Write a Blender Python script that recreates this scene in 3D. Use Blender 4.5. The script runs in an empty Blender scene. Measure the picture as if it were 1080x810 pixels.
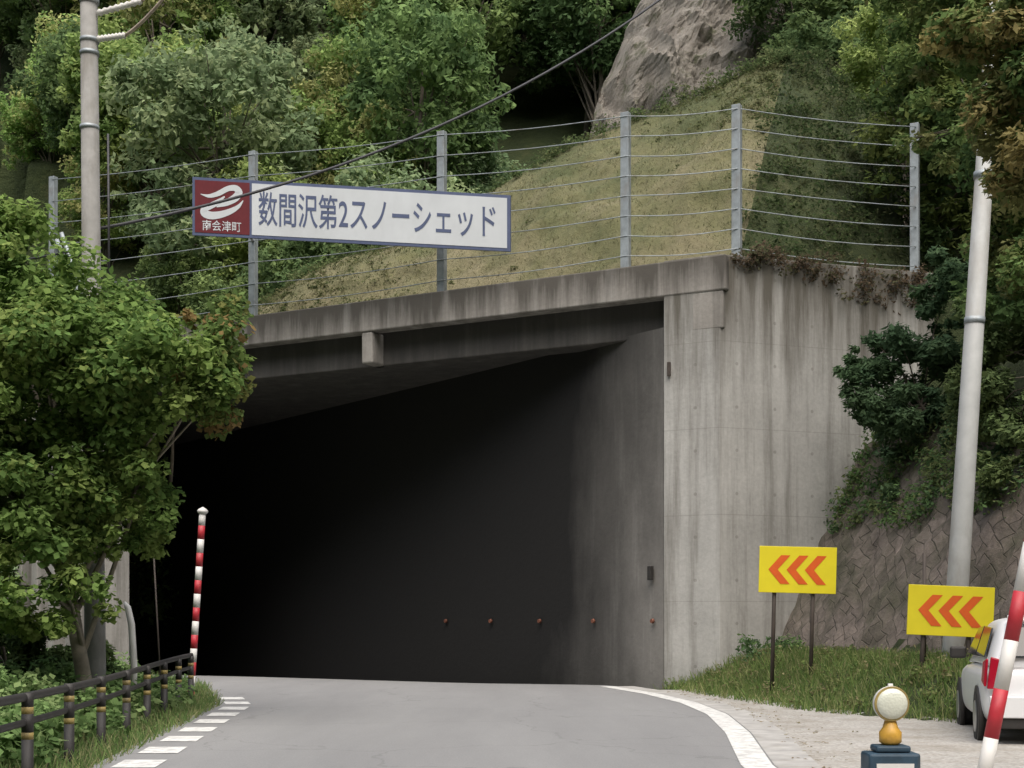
import bpy, math, random, bmesh
import numpy as np
from mathutils import Vector, Matrix
from mathutils import noise as mn
rng=np.random.default_rng(7); random.seed(7)
S=bpy.context.scene
C=bpy.context.collection

# ------------------------------------------------------------ materials
def new_mat(name):
    m=bpy.data.materials.new(name); m.use_nodes=True
    nt=m.node_tree; b=nt.nodes['Principled BSDF']; return m,nt,b
def N(nt,t,**k):
    n=nt.nodes.new(t)
    for a,v in k.items(): setattr(n,a,v)
    return n
def coords(nt,scale=(1,1,1),rot=(0,0,0)):
    tc=nt.nodes.new('ShaderNodeTexCoord'); mp=nt.nodes.new('ShaderNodeMapping')
    mp.inputs['Scale'].default_value=scale; mp.inputs['Rotation'].default_value=rot
    nt.links.new(tc.outputs['Object'],mp.inputs['Vector']); return mp.outputs['Vector']
def noise(nt,scale,detail=5,vec=None,rough=.6):
    n=N(nt,'ShaderNodeTexNoise'); n.inputs['Scale'].default_value=scale
    n.inputs['Detail'].default_value=detail; n.inputs['Roughness'].default_value=rough
    if vec is not None: nt.links.new(vec,n.inputs['Vector'])
    return n.outputs['Fac']
def ramp(nt,fac,stops):
    r=nt.nodes.new('ShaderNodeValToRGB'); e=r.color_ramp.elements
    while len(e)<len(stops): e.new(.5)
    for i,(p,c) in enumerate(stops):
        e[i].position=p; e[i].color=(c,c,c,1) if isinstance(c,(int,float)) else (c if len(c)==4 else (*c,1))
    nt.links.new(fac,r.inputs['Fac']); return r.outputs['Color']
def mix(nt,fac,a,b,mode='MIX'):
    m=nt.nodes.new('ShaderNodeMix'); m.data_type='RGBA'; m.blend_type=mode
    for s,v in ((0,fac),(6,a),(7,b)):
        if isinstance(v,(int,float)): m.inputs[s].default_value=v
        elif isinstance(v,tuple): m.inputs[s].default_value=(*v,1)
        else: nt.links.new(v,m.inputs[s])
    return m.outputs[2]
def math_(nt,op,a,b=None,clamp=False):
    m=nt.nodes.new('ShaderNodeMath'); m.operation=op; m.use_clamp=clamp
    for i,v in enumerate((a,b)):
        if v is None: continue
        if isinstance(v,(int,float)): m.inputs[i].default_value=v
        else: nt.links.new(v,m.inputs[i])
    return m.outputs[0]
def bump(nt,b,h,dist=.02,strength=.6):
    n=nt.nodes.new('ShaderNodeBump'); n.inputs['Distance'].default_value=dist; n.inputs['Strength'].default_value=strength
    nt.links.new(h,n.inputs['Height']); nt.links.new(n.outputs['Normal'],b.inputs['Normal'])
def simple(name,col,rough=.6,metal=0,var=.25,scale=6,dirt=None):
    m,nt,b=new_mat(name); v=coords(nt)
    f=noise(nt,scale,6,v)
    lo=tuple(c*(1-var) for c in col); hi=tuple(min(1,c*(1+var*.5)) for c in col)
    c=ramp(nt,f,[(.3,lo),(.7,hi)])
    if dirt:
        f2=noise(nt,scale*.6,8,coords(nt,(1.3,1.3,.5)))
        c=mix(nt,ramp(nt,f2,[(.5,0.),(.72,.7)]),c,dirt)
    nt.links.new(c,b.inputs['Base Color']); b.inputs['Roughness'].default_value=rough; b.inputs['Metallic'].default_value=metal
    return m

def concrete(name,light=(.40,.385,.35),dark=(.10,.095,.08),ztop=9.0,stain=1.0,fade=2.2,ties=False,floor=.35,lime=.3,depth_shade=False):
    m,nt,b=new_mat(name); v=coords(nt)
    base=ramp(nt,noise(nt,.8,9,v,.65),[(.3,tuple(c*.74 for c in light)),(.7,light)])
    fine=ramp(nt,noise(nt,14,6,v),[(.3,.84),(.7,1.0)])
    c=mix(nt,1.0,base,fine,'MULTIPLY')
    st=noise(nt,1.0,9,coords(nt,(3.0,3.0,.2)),.68)
    sep=nt.nodes.new('ShaderNodeSeparateXYZ'); nt.links.new(v,sep.inputs[0])
    g=math_(nt,'DIVIDE',math_(nt,'SUBTRACT',ztop,sep.outputs['Z']),fade)
    g=math_(nt,'SUBTRACT',1.0,g,True)
    g=math_(nt,'ADD',math_(nt,'MULTIPLY',g,.34),floor*.3)
    s=math_(nt,'ADD',st,g)
    sf=ramp(nt,s,[(.58,0.),(.92,1.0)])
    sf=math_(nt,'MULTIPLY',sf,stain)
    c=mix(nt,sf,c,dark)
    lr=noise(nt,1.0,6,coords(nt,(1.7,1.7,.13)),.55)
    c=mix(nt,math_(nt,'MULTIPLY',ramp(nt,lr,[(.55,0.),(.75,1.)]),lime),c,(.62,.61,.58))
    if depth_shade:      # interior shade painted into the colour, darker deeper inside the shed
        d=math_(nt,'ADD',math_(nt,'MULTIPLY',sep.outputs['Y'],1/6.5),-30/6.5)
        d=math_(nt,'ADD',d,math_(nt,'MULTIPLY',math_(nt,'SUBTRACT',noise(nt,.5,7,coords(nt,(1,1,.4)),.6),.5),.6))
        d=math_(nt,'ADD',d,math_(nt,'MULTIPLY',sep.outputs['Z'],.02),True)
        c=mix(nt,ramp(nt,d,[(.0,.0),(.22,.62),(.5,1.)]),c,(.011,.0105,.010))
    if ties:
        vm=nt.nodes.new('ShaderNodeMapping'); tc=nt.nodes.new('ShaderNodeTexCoord')
        nt.links.new(tc.outputs['Object'],vm.inputs[0]); vm.inputs['Scale'].default_value=(1/.85,0,1/.9)
        fr=nt.nodes.new('ShaderNodeVectorMath'); fr.operation='FRACTION'; nt.links.new(vm.outputs[0],fr.inputs[0])
        sb=nt.nodes.new('ShaderNodeVectorMath'); sb.operation='DISTANCE'; nt.links.new(fr.outputs[0],sb.inputs[0]); sb.inputs[1].default_value=(.5,0,.5)
        d=math_(nt,'LESS_THAN',sb.outputs['Value'],.04)
        c=mix(nt,math_(nt,'MULTIPLY',d,.38),c,(.15,.14,.12))
        zz=math_(nt,'FRACT',math_(nt,'MULTIPLY',sep.outputs['Z'],1/1.8))
        l=math_(nt,'LESS_THAN',zz,.010)
        c=mix(nt,math_(nt,'MULTIPLY',l,.28),c,(.17,.16,.14))
    nt.links.new(c,b.inputs['Base Color']); b.inputs['Roughness'].default_value=.9
    bump(nt,b,noise(nt,9,8,v),.02,.35)
    return m

M_conc=concrete('wing_concrete',ties=True,light=(.56,.55,.52),lime=.5,dark=(.13,.12,.10),floor=.38,fade=2.8)
M_fascia=concrete('fascia_concrete',light=(.42,.395,.36),dark=(.09,.082,.07),stain=.95,fade=.9,floor=.5)
M_beam=concrete('beam_concrete',light=(.13,.122,.11),dark=(.045,.042,.04),stain=.8,floor=.7,lime=.06)  # shade of the recess under the fascia is put into this darker colour
M_inner=concrete('inner_concrete_shaded',light=(.52,.50,.46),dark=(.12,.11,.10),stain=.6,ztop=0,lime=.1,depth_shade=True)
M_side=concrete('side_concrete',light=(.42,.405,.38))
M_steel=simple('galvanised_steel',(.36,.40,.42),.5,.3,dirt=(.22,.19,.16))
M_pole=simple('pole_paint',(.40,.41,.40),.55,0,.15,3,dirt=(.24,.22,.19))
M_cpole=simple('concrete_pole',(.26,.255,.24),.9,0,.2,5,dirt=(.15,.14,.12))
M_wire=simple('wire_black',(.05,.05,.055),.6)
M_wirel=simple('wire_pale',(.58,.47,.40),.6)
M_white=simple('white_paint',(.72,.71,.68),.5,0,.1,4,dirt=(.48,.45,.40))
M_red=simple('red_reflective',(.50,.03,.045),.5,0,.2,dirt=(.38,.08,.07))
M_yel=simple('yellow_board',(.80,.68,.02),.5,0,.08,2)
M_org=simple('chevron_red',(.74,.12,.015),.5,0,.1)
M_black=simple('black_paint',(.035,.032,.03),.6)
M_tan=simple('post_band',(.36,.27,.09),.6,0,.3,9,dirt=(.12,.1,.06))
M_brown=simple('rusty_post',(.07,.055,.045),.7)
M_bark=simple('bark',(.16,.135,.105),.95,0,.45,5)
M_barkl=simple('bark_pale',(.27,.24,.19),.95,0,.4,5)
M_signw=simple('sign_white',(.66,.69,.71),.5,0,.10,1.0,dirt=(.55,.57,.58))
M_signb=simple('sign_blue',(.10,.125,.22),.5,0,.15)
M_signm=simple('sign_maroon',(.15,.02,.025),.5,0,.15)
M_carw=simple('car_white',(.80,.81,.82),.25,0,.03)
M_glass,nt,b=new_mat('car_glass'); b.inputs['Base Color'].default_value=(.02,.025,.03,1); b.inputs['Roughness'].default_value=.08
M_tail,nt,b=new_mat('tail_lamp'); b.inputs['Base Color'].default_value=(.40,.01,.03,1); b.inputs['Roughness'].default_value=.15
M_rub=simple('rubber',(.025,.025,.025),.8)
M_alloy=simple('alloy',(.45,.45,.46),.35,.7)
M_amber=simple('amber_plastic',(.60,.34,.05),.4,0,.2,20)
M_blue=simple('blue_plastic',(.03,.065,.10),.5,0,.4,dirt=(.10,.10,.09))
M_lens,nt,b=new_mat('lamp_lens'); b.inputs['Base Color'].default_value=(.66,.68,.58,1); b.inputs['Roughness'].default_value=.25
v=coords(nt); vr=N(nt,'ShaderNodeTexVoronoi'); vr.inputs['Scale'].default_value=60; nt.links.new(v,vr.inputs['Vector']); bump(nt,b,vr.outputs['Distance'],.004,.5)
M_refl=simple('reflector_orange',(.20,.075,.045),.5,0,.4)

M_asph,nt,b=new_mat('asphalt'); v=coords(nt)
c=ramp(nt,noise(nt,.35,7,coords(nt,(1.9,.3,1)),.65),[(.3,(.215,.215,.215)),(.7,(.275,.275,.272))])
c=mix(nt,1.0,c,ramp(nt,noise(nt,60,3,v),[(.3,.8),(.7,1.06)]),'MULTIPLY')
vo=N(nt,'ShaderNodeTexVoronoi',feature='DISTANCE_TO_EDGE'); vo.inputs['Scale'].default_value=.30
wv=nt.nodes.new('ShaderNodeVectorMath'); wv.operation='ADD'; nn=N(nt,'ShaderNodeTexNoise'); nn.inputs['Scale'].default_value=1.2; nn.inputs['Detail'].default_value=6; nt.links.new(v,nn.inputs['Vector'])
nt.links.new(v,wv.inputs[0]); nt.links.new(nn.outputs['Color'],wv.inputs[1]); nt.links.new(wv.outputs[0],vo.inputs['Vector'])
cr=math_(nt,'LESS_THAN',vo.outputs['Distance'],.005)
c=mix(nt,math_(nt,'MULTIPLY',cr,.22),c,(.06,.06,.06))
nt.links.new(c,b.inputs['Base Color']); b.inputs['Roughness'].default_value=.85; bump(nt,b,noise(nt,120,3,v),.006,.5)
M_paint,nt,b=new_mat('road_paint'); v=coords(nt)
c=mix(nt,ramp(nt,noise(nt,7,9,v,.75),[(.44,0.),(.62,1.)]),(.70,.70,.67),(.42,.42,.41)); nt.links.new(c,b.inputs['Base Color']); b.inputs['Roughness'].default_value=.8
M_grav,nt,b=new_mat('gravel'); v=coords(nt)
vo=N(nt,'ShaderNodeTexVoronoi'); vo.inputs['Scale'].default_value=30; nt.links.new(v,vo.inputs['Vector'])
g=ramp(nt,vo.outputs['Color'],[(0.,(.28,.27,.245)),(1.,(.50,.48,.45))])
g=mix(nt,ramp(nt,noise(nt,1.2,9,v,.75),[(.42,0.),(.72,.85)]),g,(.23,.205,.16)); nt.links.new(g,b.inputs['Base Color']); b.inputs['Roughness'].default_value=.95
bump(nt,b,vo.outputs['Distance'],.015,.6)
M_ground,nt,b=new_mat('forest_floor'); v=coords(nt)
c=ramp(nt,noise(nt,.8,9,v,.75),[(.3,(.03,.045,.015)),(.55,(.055,.075,.024)),(.75,(.095,.10,.04))]); nt.links.new(c,b.inputs['Base Color']); b.inputs['Roughness'].default_value=1
bump(nt,b,noise(nt,4,9,v,.7),.25,1)
M_turf,nt,b=new_mat('mound_turf'); v=coords(nt)
sep=nt.nodes.new('ShaderNodeSeparateXYZ'); nt.links.new(v,sep.inputs[0])
tn=math_(nt,'ADD',noise(nt,.40,10,coords(nt,(1,1,.8)),.66),math_(nt,'MULTIPLY',math_(nt,'SUBTRACT',sep.outputs['Z'],12.0),-.024))
c=ramp(nt,tn,[(.36,(.09,.105,.042)),(.5,(.150,.148,.070)),(.66,(.225,.20,.115))])
c=mix(nt,1.0,c,ramp(nt,noise(nt,4,10,v,.8),[(.3,.72),(.7,1.15)]),'MULTIPLY')
nt.links.new(c,b.inputs['Base Color']); b.inputs['Roughness'].default_value=1; bump(nt,b,noise(nt,4,10,v,.78),.09,.9)
M_turf2,nt,b=new_mat('mound_net_turf'); v=coords(nt)
c=ramp(nt,noise(nt,.9,9,coords(nt,(1,1,.5)),.7),[(.3,(.035,.052,.02)),(.55,(.065,.085,.03)),(.75,(.11,.11,.05))]); nt.links.new(c,b.inputs['Base Color']); b.inputs['Roughness'].default_value=1
bump(nt,b,noise(nt,6,9,v,.75),.15,1)
M_rock,nt,b=new_mat('rock'); v=coords(nt)
c=ramp(nt,noise(nt,.7,12,coords(nt,(1,1,.45)),.78),[(.32,(.09,.08,.065)),(.44,(.28,.25,.21)),(.6,(.42,.385,.335)),(.75,(.52,.48,.43))])
c=mix(nt,ramp(nt,noise(nt,1.1,8,v,.75),[(.54,0.),(.64,.8)]),c,(.10,.115,.05)); nt.links.new(c,b.inputs['Base Color']); b.inputs['Roughness'].default_value=1
bump(nt,b,noise(nt,2.2,12,v,.8),.4,1)
M_mas,nt,b=new_mat('stone_pitching')
tc=nt.nodes.new('ShaderNodeUVMap'); mp=nt.nodes.new('ShaderNodeMapping'); nt.links.new(tc.outputs[0],mp.inputs[0]); mp.inputs['Rotation'].default_value=(0,0,math.radians(38))
dn=N(nt,'ShaderNodeTexNoise'); dn.inputs['Scale'].default_value=1.8; dn.inputs['Detail'].default_value=4; nt.links.new(mp.outputs[0],dn.inputs['Vector'])
va=nt.nodes.new('ShaderNodeVectorMath'); va.operation='MULTIPLY_ADD'; nt.links.new(dn.outputs['Color'],va.inputs[0]); va.inputs[1].default_value=(.14,.14,0); nt.links.new(mp.outputs[0],va.inputs[2])
br=N(nt,'ShaderNodeTexBrick'); nt.links.new(va.outputs[0],br.inputs['Vector']); br.inputs['Scale'].default_value=1; br.inputs['Brick Width'].default_value=.42; br.inputs['Row Height'].default_value=.25
br.offset=.5; br.inputs['Mortar Size'].default_value=.014; br.inputs['Color1'].default_value=(.25,.205,.175,1); br.inputs['Color2'].default_value=(.15,.125,.105,1); br.inputs['Mortar'].default_value=(.10,.085,.07,1); br.inputs['Mortar Smooth'].default_value=1
c=mix(nt,ramp(nt,noise(nt,.6,9,coords(nt),.75),[(.42,0.),(.62,.85)]),br.outputs['Color'],(.075,.075,.045))
c=mix(nt,1.,c,ramp(nt,noise(nt,4,9,coords(nt),.75),[(.3,.6),(.7,1.3)]),'MULTIPLY')
nt.links.new(c,b.inputs['Base Color']); b.inputs['Roughness'].default_value=.95
bump(nt,b,math_(nt,'ADD',math_(nt,'MULTIPLY',br.outputs['Fac'],-.35),noise(nt,5,8,coords(nt),.7)),.07,.8)
def leaf_mat(name,gain=1.0,transl=.45,sat=.9):
    m=bpy.data.materials.new(name); m.use_nodes=True; nt=m.node_tree; nt.nodes.clear()
    out=nt.nodes.new('ShaderNodeOutputMaterial'); at=nt.nodes.new('ShaderNodeAttribute'); at.attribute_name='Col'
    oi=nt.nodes.new('ShaderNodeObjectInfo'); hs=nt.nodes.new('ShaderNodeHueSaturation'); hs.inputs['Saturation'].default_value=sat
    h=math_(nt,'ADD',math_(nt,'MULTIPLY',oi.outputs['Random'],.035),.49); nt.links.new(h,hs.inputs['Hue'])
    f=math_(nt,'FRACT',math_(nt,'MULTIPLY',oi.outputs['Random'],7.31)); vv=math_(nt,'ADD',math_(nt,'MULTIPLY',f,.5*gain),.8*gain); nt.links.new(vv,hs.inputs['Value'])
    nt.links.new(at.outputs['Color'],hs.inputs['Color'])
    d=nt.nodes.new('ShaderNodeBsdfDiffuse')
    t=nt.nodes.new('ShaderNodeBsdfTranslucent'); mx=nt.nodes.new('ShaderNodeMixShader'); mx.inputs[0].default_value=transl
    nt.links.new(hs.outputs[0],d.inputs['Color']); nt.links.new(hs.outputs[0],t.inputs['Color'])
    nt.links.new(d.outputs[0],mx.inputs[1]); nt.links.new(t.outputs[0],mx.inputs[2]); nt.links.new(mx.outputs[0],out.inputs[0]); return m
M_leaf=leaf_mat('leaves',1.28,.45,.88); M_far=leaf_mat('leaves_far',2.15,.45,.84); M_turfl=leaf_mat('turf_blades',.85,.2,.9)

# ------------------------------------------------------------ mesh helpers
def link(o,parent=None):
    C.objects.link(o)
    if parent: o.parent=parent
    return o
def mesh_obj(name,vs,fs,mat,parent=None,smooth=False):
    me=bpy.data.meshes.new(name); me.from_pydata([tuple(map(float,v)) for v in vs],[],fs); me.validate()
    for m in (mat if isinstance(mat,list) else [mat]): me.materials.append(m)
    if smooth:
        for p in me.polygons: p.use_smooth=True
    return link(bpy.data.objects.new(name,me),parent)
def empty(name,loc=(0,0,0)):
    e=bpy.data.objects.new(name,None); e.location=loc; e.empty_display_size=.2; C.objects.link(e); return e
def fixn(o):
    bm=bmesh.new(); bm.from_mesh(o.data); bmesh.ops.recalc_face_normals(bm,faces=bm.faces); bm.to_mesh(o.data); bm.free(); return o
def prism(name,foot,z0,z1,mat,parent=None,bev=0):
    n=len(foot); z0=z0 if isinstance(z0,list) else [z0]*n; z1=z1 if isinstance(z1,list) else [z1]*n
    vs=[(x,y,z0[i]) for i,(x,y) in enumerate(foot)]+[(x,y,z1[i]) for i,(x,y) in enumerate(foot)]
    fs=[list(range(n))[::-1],list(range(n,2*n))]+[[i,(i+1)%n,n+(i+1)%n,n+i] for i in range(n)]
    o=fixn(mesh_obj(name,vs,fs,mat,parent))
    if bev: m=o.modifiers.new('b','BEVEL'); m.width=bev; m.segments=2
    return o
def box(name,c,s,mat,parent=None,rot=(0,0,0),bev=0):
    x,y,z=[k/2 for k in s]
    vs=[(a,b_,c_) for a in(-x,x) for b_ in(-y,y) for c_ in(-z,z)]
    fs=[(0,1,3,2),(4,6,7,5),(0,4,5,1),(2,3,7,6),(0,2,6,4),(1,5,7,3)]
    o=mesh_obj(name,vs,fs,mat,parent); o.location=c; o.rotation_euler=rot
    if bev: m=o.modifiers.new('b','BEVEL'); m.width=bev; m.segments=3
    return o
def tube_np(pts,rad,sides=8):
    pts=np.array(pts,float); rad=np.array(rad,float)*np.ones(len(pts)); V=[];F=[]
    for i,p in enumerate(pts):
        d=pts[min(i+1,len(pts)-1)]-pts[max(i-1,0)]; d/=np.linalg.norm(d)+1e-9
        a=np.cross(d,(0,1,0) if abs(d[1])<.9 else (1,0,0)); a/=np.linalg.norm(a); b_=np.cross(d,a)
        for k in range(sides):
            t=2*math.pi*k/sides; V.append(p+rad[i]*(math.cos(t)*a+math.sin(t)*b_))
    for i in range(len(pts)-1):
        for k in range(sides):
            k2=(k+1)%sides; F.append((i*sides+k,i*sides+k2,(i+1)*sides+k2,(i+1)*sides+k))
    return V,F
def tube(name,pts,rad,mat,parent=None,sides=10,caps=True):
    V,F=tube_np(pts,rad,sides); n=len(pts)
    if caps: F=F+[tuple(range(sides))[::-1],tuple(range((n-1)*sides,n*sides))]
    o=mesh_obj(name,V,F,mat,parent)
    for p in o.data.polygons: p.use_smooth=len(p.vertices)==4
    return o
def leaf_arrays(centers,radii,counts,L,pal,up=.5,jit=.35,flat=.8,elong=.5):
    Vs=[];Cs=[]
    for c,r,n in zip(centers,radii,counts):
        d=rng.normal(size=(n,3)); d/=np.linalg.norm(d,axis=1,keepdims=True)
        rr=r*rng.random((n,1))**.45; p=c+d*rr*np.array([1,1,flat])
        nrm=d*.6+rng.normal(size=(n,3))*.55+np.array([0,0,up]); nrm/=np.linalg.norm(nrm,axis=1,keepdims=True)
        a=np.cross(nrm,rng.normal(size=(n,3))); a/=np.linalg.norm(a,axis=1,keepdims=True); b_=np.cross(nrm,a)
        l=L*(.6+.8*rng.random((n,1))); w=l*elong
        v=np.stack([p-a*l*.5,p+b_*w*.5-nrm*l*.08,p+a*l*.5,p-b_*w*.5-nrm*l*.08],1)
        base=np.array(pal[rng.integers(len(pal))])
        cc=base*(1+jit*(rng.random((n,1))-.5)*2)
        alt=np.array(pal[rng.integers(len(pal))]); mk=(rng.random((n,1))<.25); cc=np.where(mk,alt,cc)
        cc=np.clip(cc,.004,.9); cc=np.concatenate([cc,np.ones((n,1))],1)
        Vs.append(v.reshape(-1,3)); Cs.append(np.repeat(cc,4,0))
    return np.concatenate(Vs),np.concatenate(Cs)
def foliage_obj(name,LV,LC,tubes,mats,parent=None,noobj=False):
    V=[LV]; F=[np.arange(len(LV)).reshape(-1,4)]; off=len(LV); nleaf=len(F[0])
    for tv,tf in tubes:
        V.append(np.array(tv)); F.append(np.array(tf)+off); off+=len(tv)
    V=np.concatenate(V); F=np.concatenate(F)
    me=bpy.data.meshes.new(name); me.vertices.add(len(V)); me.vertices.foreach_set('co',V.astype(np.float32).ravel())
    me.loops.add(F.size); me.loops.foreach_set('vertex_index',F.astype(np.int32).ravel())
    me.polygons.add(len(F)); me.polygons.foreach_set('loop_start',np.arange(0,F.size,4,dtype=np.int32))
    for m in mats: me.materials.append(m)
    mi=np.zeros(len(F),np.int32); mi[nleaf:]=1; me.polygons.foreach_set('material_index',mi)
    me.update(calc_edges=True)
    ca=me.color_attributes.new('Col','FLOAT_COLOR','POINT'); col=np.ones((len(V),4),np.float32)*.1; col[:len(LC)]=LC; ca.data.foreach_set('color',col.ravel())
    if noobj: return me
    return link(bpy.data.objects.new(name,me),parent)
def crown_pts(c,r,n,shell=.55):
    d=rng.normal(size=(n,3)); d/=np.linalg.norm(d,axis=1,keepdims=True)
    k=(shell+(1-shell)*rng.random((n,1)))*(.8+.4*rng.random((n,1)))
    return np.array(c)+d*k*np.array(r)
def tree_tubes(base,top,r0,targets,nl=14):
    T=[]; base=np.array(base,float); top=np.array(top,float)
    n=6; pts=[base+(top-base)*i/(n-1)+np.array([rng.normal()*.03,rng.normal()*.03,0])*np.linalg.norm(top-base)*.5*(0<i<n-1) for i in range(n)]
    T.append(tube_np(pts,[r0*(1-.7*i/(n-1)) for i in range(n)],8))
    idx=rng.choice(len(targets),min(nl,len(targets)),replace=False)
    for i in idx:
        t=targets[i]; k=.35+.5*rng.random(); s=base+(top-base)*k; mid=(s+t)/2+np.array([0,0,.12*np.linalg.norm(t-s)])
        T.append(tube_np([s,mid,t],[r0*.3,r0*.17,r0*.05],5))
    return T
def tree(name,base,top,r0,crowns,L,pal,leaves,nl=16,bark=None,elong=.5,up=.5,noobj=False,clr=.2,parent=None,lm=None):
    cs=[];rs=[]
    for c,r,n in crowns:
        p=crown_pts(c,r,n); cs.append(p); rs.append(np.mean(r)*clr*(.6+.8*rng.random(n)))
    cs=np.concatenate(cs); rs=np.concatenate(rs); cnt=np.maximum(8,(leaves*rs**2/np.sum(rs**2))).astype(int)
    LV,LC=leaf_arrays(cs,rs,cnt,L,pal,elong=elong,up=up)
    return foliage_obj(name,LV,LC,tree_tubes(base,top,r0,cs,nl),[lm or M_leaf,bark or M_bark],parent,noobj)

# ------------------------------------------------------------ ground height
PR=np.array([3.2,30.0]); AX=np.array([-.6,.8]); WN=np.array([.8,.6]); PN=np.array([-.479,-.878])
def sstep(t): t=min(1,max(0,t)); return t*t*(3-2*t)
def interp(x,pts): return float(np.interp(x,[p[0] for p in pts],[p[1] for p in pts]))
BND=[(15,9.5),(17.5,7.6),(19,6.2),(21.6,4.6),(25,3.9),(28.5,3.3),(30,3.2)]
LEFT=[(-10,-3.2),(5,-3.7),(13.5,-4.0),(23.3,-4.9),(30,-6.6),(37,-9.6)]
RIGHT=[(-10,2.0),(5,2.3),(13.5,2.6),(17.5,3.05),(21,3.3),(24,3.25),(27,2.9),(30.3,2.2)]
def xr(y): return 5.25+(30.3-y)*.2
def drop(x,y):
    d=-np.dot(np.array([x,y])-PR,PN); return -.14*max(0,d)
def H(x,y):
    p=np.array([x,y])-PR; dR=p@WN; s=p@AX; dp=-(p@PN)
    hill=min(1.0*max(0,y-53),90)
    inside=(dR<1.35 and dR>-7.9 and dp>-0.2 and s<28)
    if inside: return drop(x,y)-.12
    ring=min(75,1.25*max(0,-14-y))                      # unseen slope behind the viewpoint, added to keep low sky light out of the shed
    if y<40: ring=max(ring,min(60,.9*max(0,-x-34)))     # unseen bank on the left, added to block low sky light
    if y>31.2 and dR>=1.35: return 8.3+hill+max(0,x-9)*.6
    if y<=31.2 and x>2.5:
        h=.72*sstep((x-interp(y,BND))/1.9)
        if x>xr(y): h=max(h,min(1.9*(x-xr(y)),4.6)-.15+.4)
        if x>xr(y)+2.6: h+=min(50,.95*(x-xr(y)-2.6))
        if y<14: h*=sstep((y-2)/12) if y>2 else 0
        if y<2 and x>14: h=max(h,min(50,.9*(x-14)))
        return max(h,ring)
    le=interp(y,LEFT); h=0
    if x<le-1.2: h=-.35*(le-1.2-x)
    h=max(h,-3.0)
    return max(h+hill,ring) if y<40 else h+hill
gx=np.concatenate([np.arange(-600,-60,60),np.arange(-60,-32,4),np.arange(-32,14,.5),np.arange(14,60,3),np.arange(60,601,60)])
gy=np.concatenate([np.arange(-400,-80,80),np.arange(-80,0,5),np.arange(0,60,.5),np.arange(60,120,2.5),np.arange(120,700,50)])
vs=[];fs=[]
for j,y in enumerate(gy):
    for i,x in enumerate(gx):
        far=1 if (y>60 or x>12 or y<-10) else 0
        vs.append((x,y,H(x,y)+far*.25*math.sin(x*1.3+y*.7)*math.cos(y*.9)+ (.02*random.random())-.02))
nx=len(gx)
for j in range(len(gy)-1):
    for i in range(nx-1): fs.append((j*nx+i,j*nx+i+1,(j+1)*nx+i+1,(j+1)*nx+i))
mesh_obj('ground',vs,fs,M_ground)

# ------------------------------------------------------------ road
def strip(name,A,B,mat,z=.02,m=1,parent=None):
    vs=[];fs=[]
    for a,b_ in zip(A,B):
        for k in range(m+1):
            x=a[0]+(b_[0]-a[0])*k/m; y=a[1]+(b_[1]-a[1])*k/m; vs.append((x,y,z+drop(x,y)))
    n=m+1
    for i in range(len(A)-1):
        for k in range(m): fs.append((i*n+k,i*n+k+1,(i+1)*n+k+1,(i+1)*n+k))
    return fixn(mesh_obj(name,vs,fs,mat,parent))
ys=list(np.arange(-10,30.01,.8))
A=[(interp(y,LEFT),y) for y in ys]; B=[(interp(y,RIGHT),y) for y in ys]
A+= [(-8.0,33.6),(-9.9,36.9),(-12.9,40.9),(-24,55.7)]; B+=[(2.0,30.7),(1.3,31.6),(-1.1,34.8),(-12.5,50.0)]
strip('road',A,B,M_asph,.02,12)
def offs(P,d):
    out=[]
    for i,p in enumerate(P):
        a=np.array(P[max(0,i-1)]); b_=np.array(P[min(len(P)-1,i+1)]); t=(b_-a)/np.linalg.norm(b_-a); n=np.array([-t[1],t[0]]); out.append((p[0]+n[0]*d,p[1]+n[1]*d))
    return out
Bl=[(interp(y,RIGHT),y) for y in np.arange(-10,30.3,.4)]
strip('edge_line',offs(Bl,.12),offs(Bl,.42),M_paint,.026)
strip('gutter',offs(Bl,.1),offs(Bl,-.32),simple('gutter_concrete',(.42,.41,.39),.9,0,.3,3,dirt=(.28,.26,.22)),.024)
dm=empty('dashed_edge_marking')
y=9.0;k=0
while y<25:
    xl=interp(y,LEFT)+.22; l=.75; xl2=interp(y+l,LEFT)+.22
    strip('dash_%d'%k,[(xl,y),(xl2,y+l)],[(xl+.42,y),(xl2+.42,y+l)],M_paint,.026,parent=dm); y+=1.45;k+=1
G1=[(interp(y,RIGHT)+.3,y) for y in np.arange(2,29,.5)]; G2=[(max(interp(y,RIGHT)+.31,min(9,interp(y,BND)+.25)),y) for y in np.arange(2,29,.5)]
vs=[];fs=[];m=16
for a,b_ in zip(G1,G2):
    for k in range(m+1):
        x=a[0]+(b_[0]-a[0])*k/m; vs.append((x,a[1],max(0,H(x,a[1]))+.022))
for i in range(len(G1)-1):
    for k in range(m): fs.append((i*(m+1)+k,i*(m+1)+k+1,(i+1)*(m+1)+k+1,(i+1)*(m+1)+k))
mesh_obj('gravel_shoulder',vs,fs,M_grav)

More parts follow.
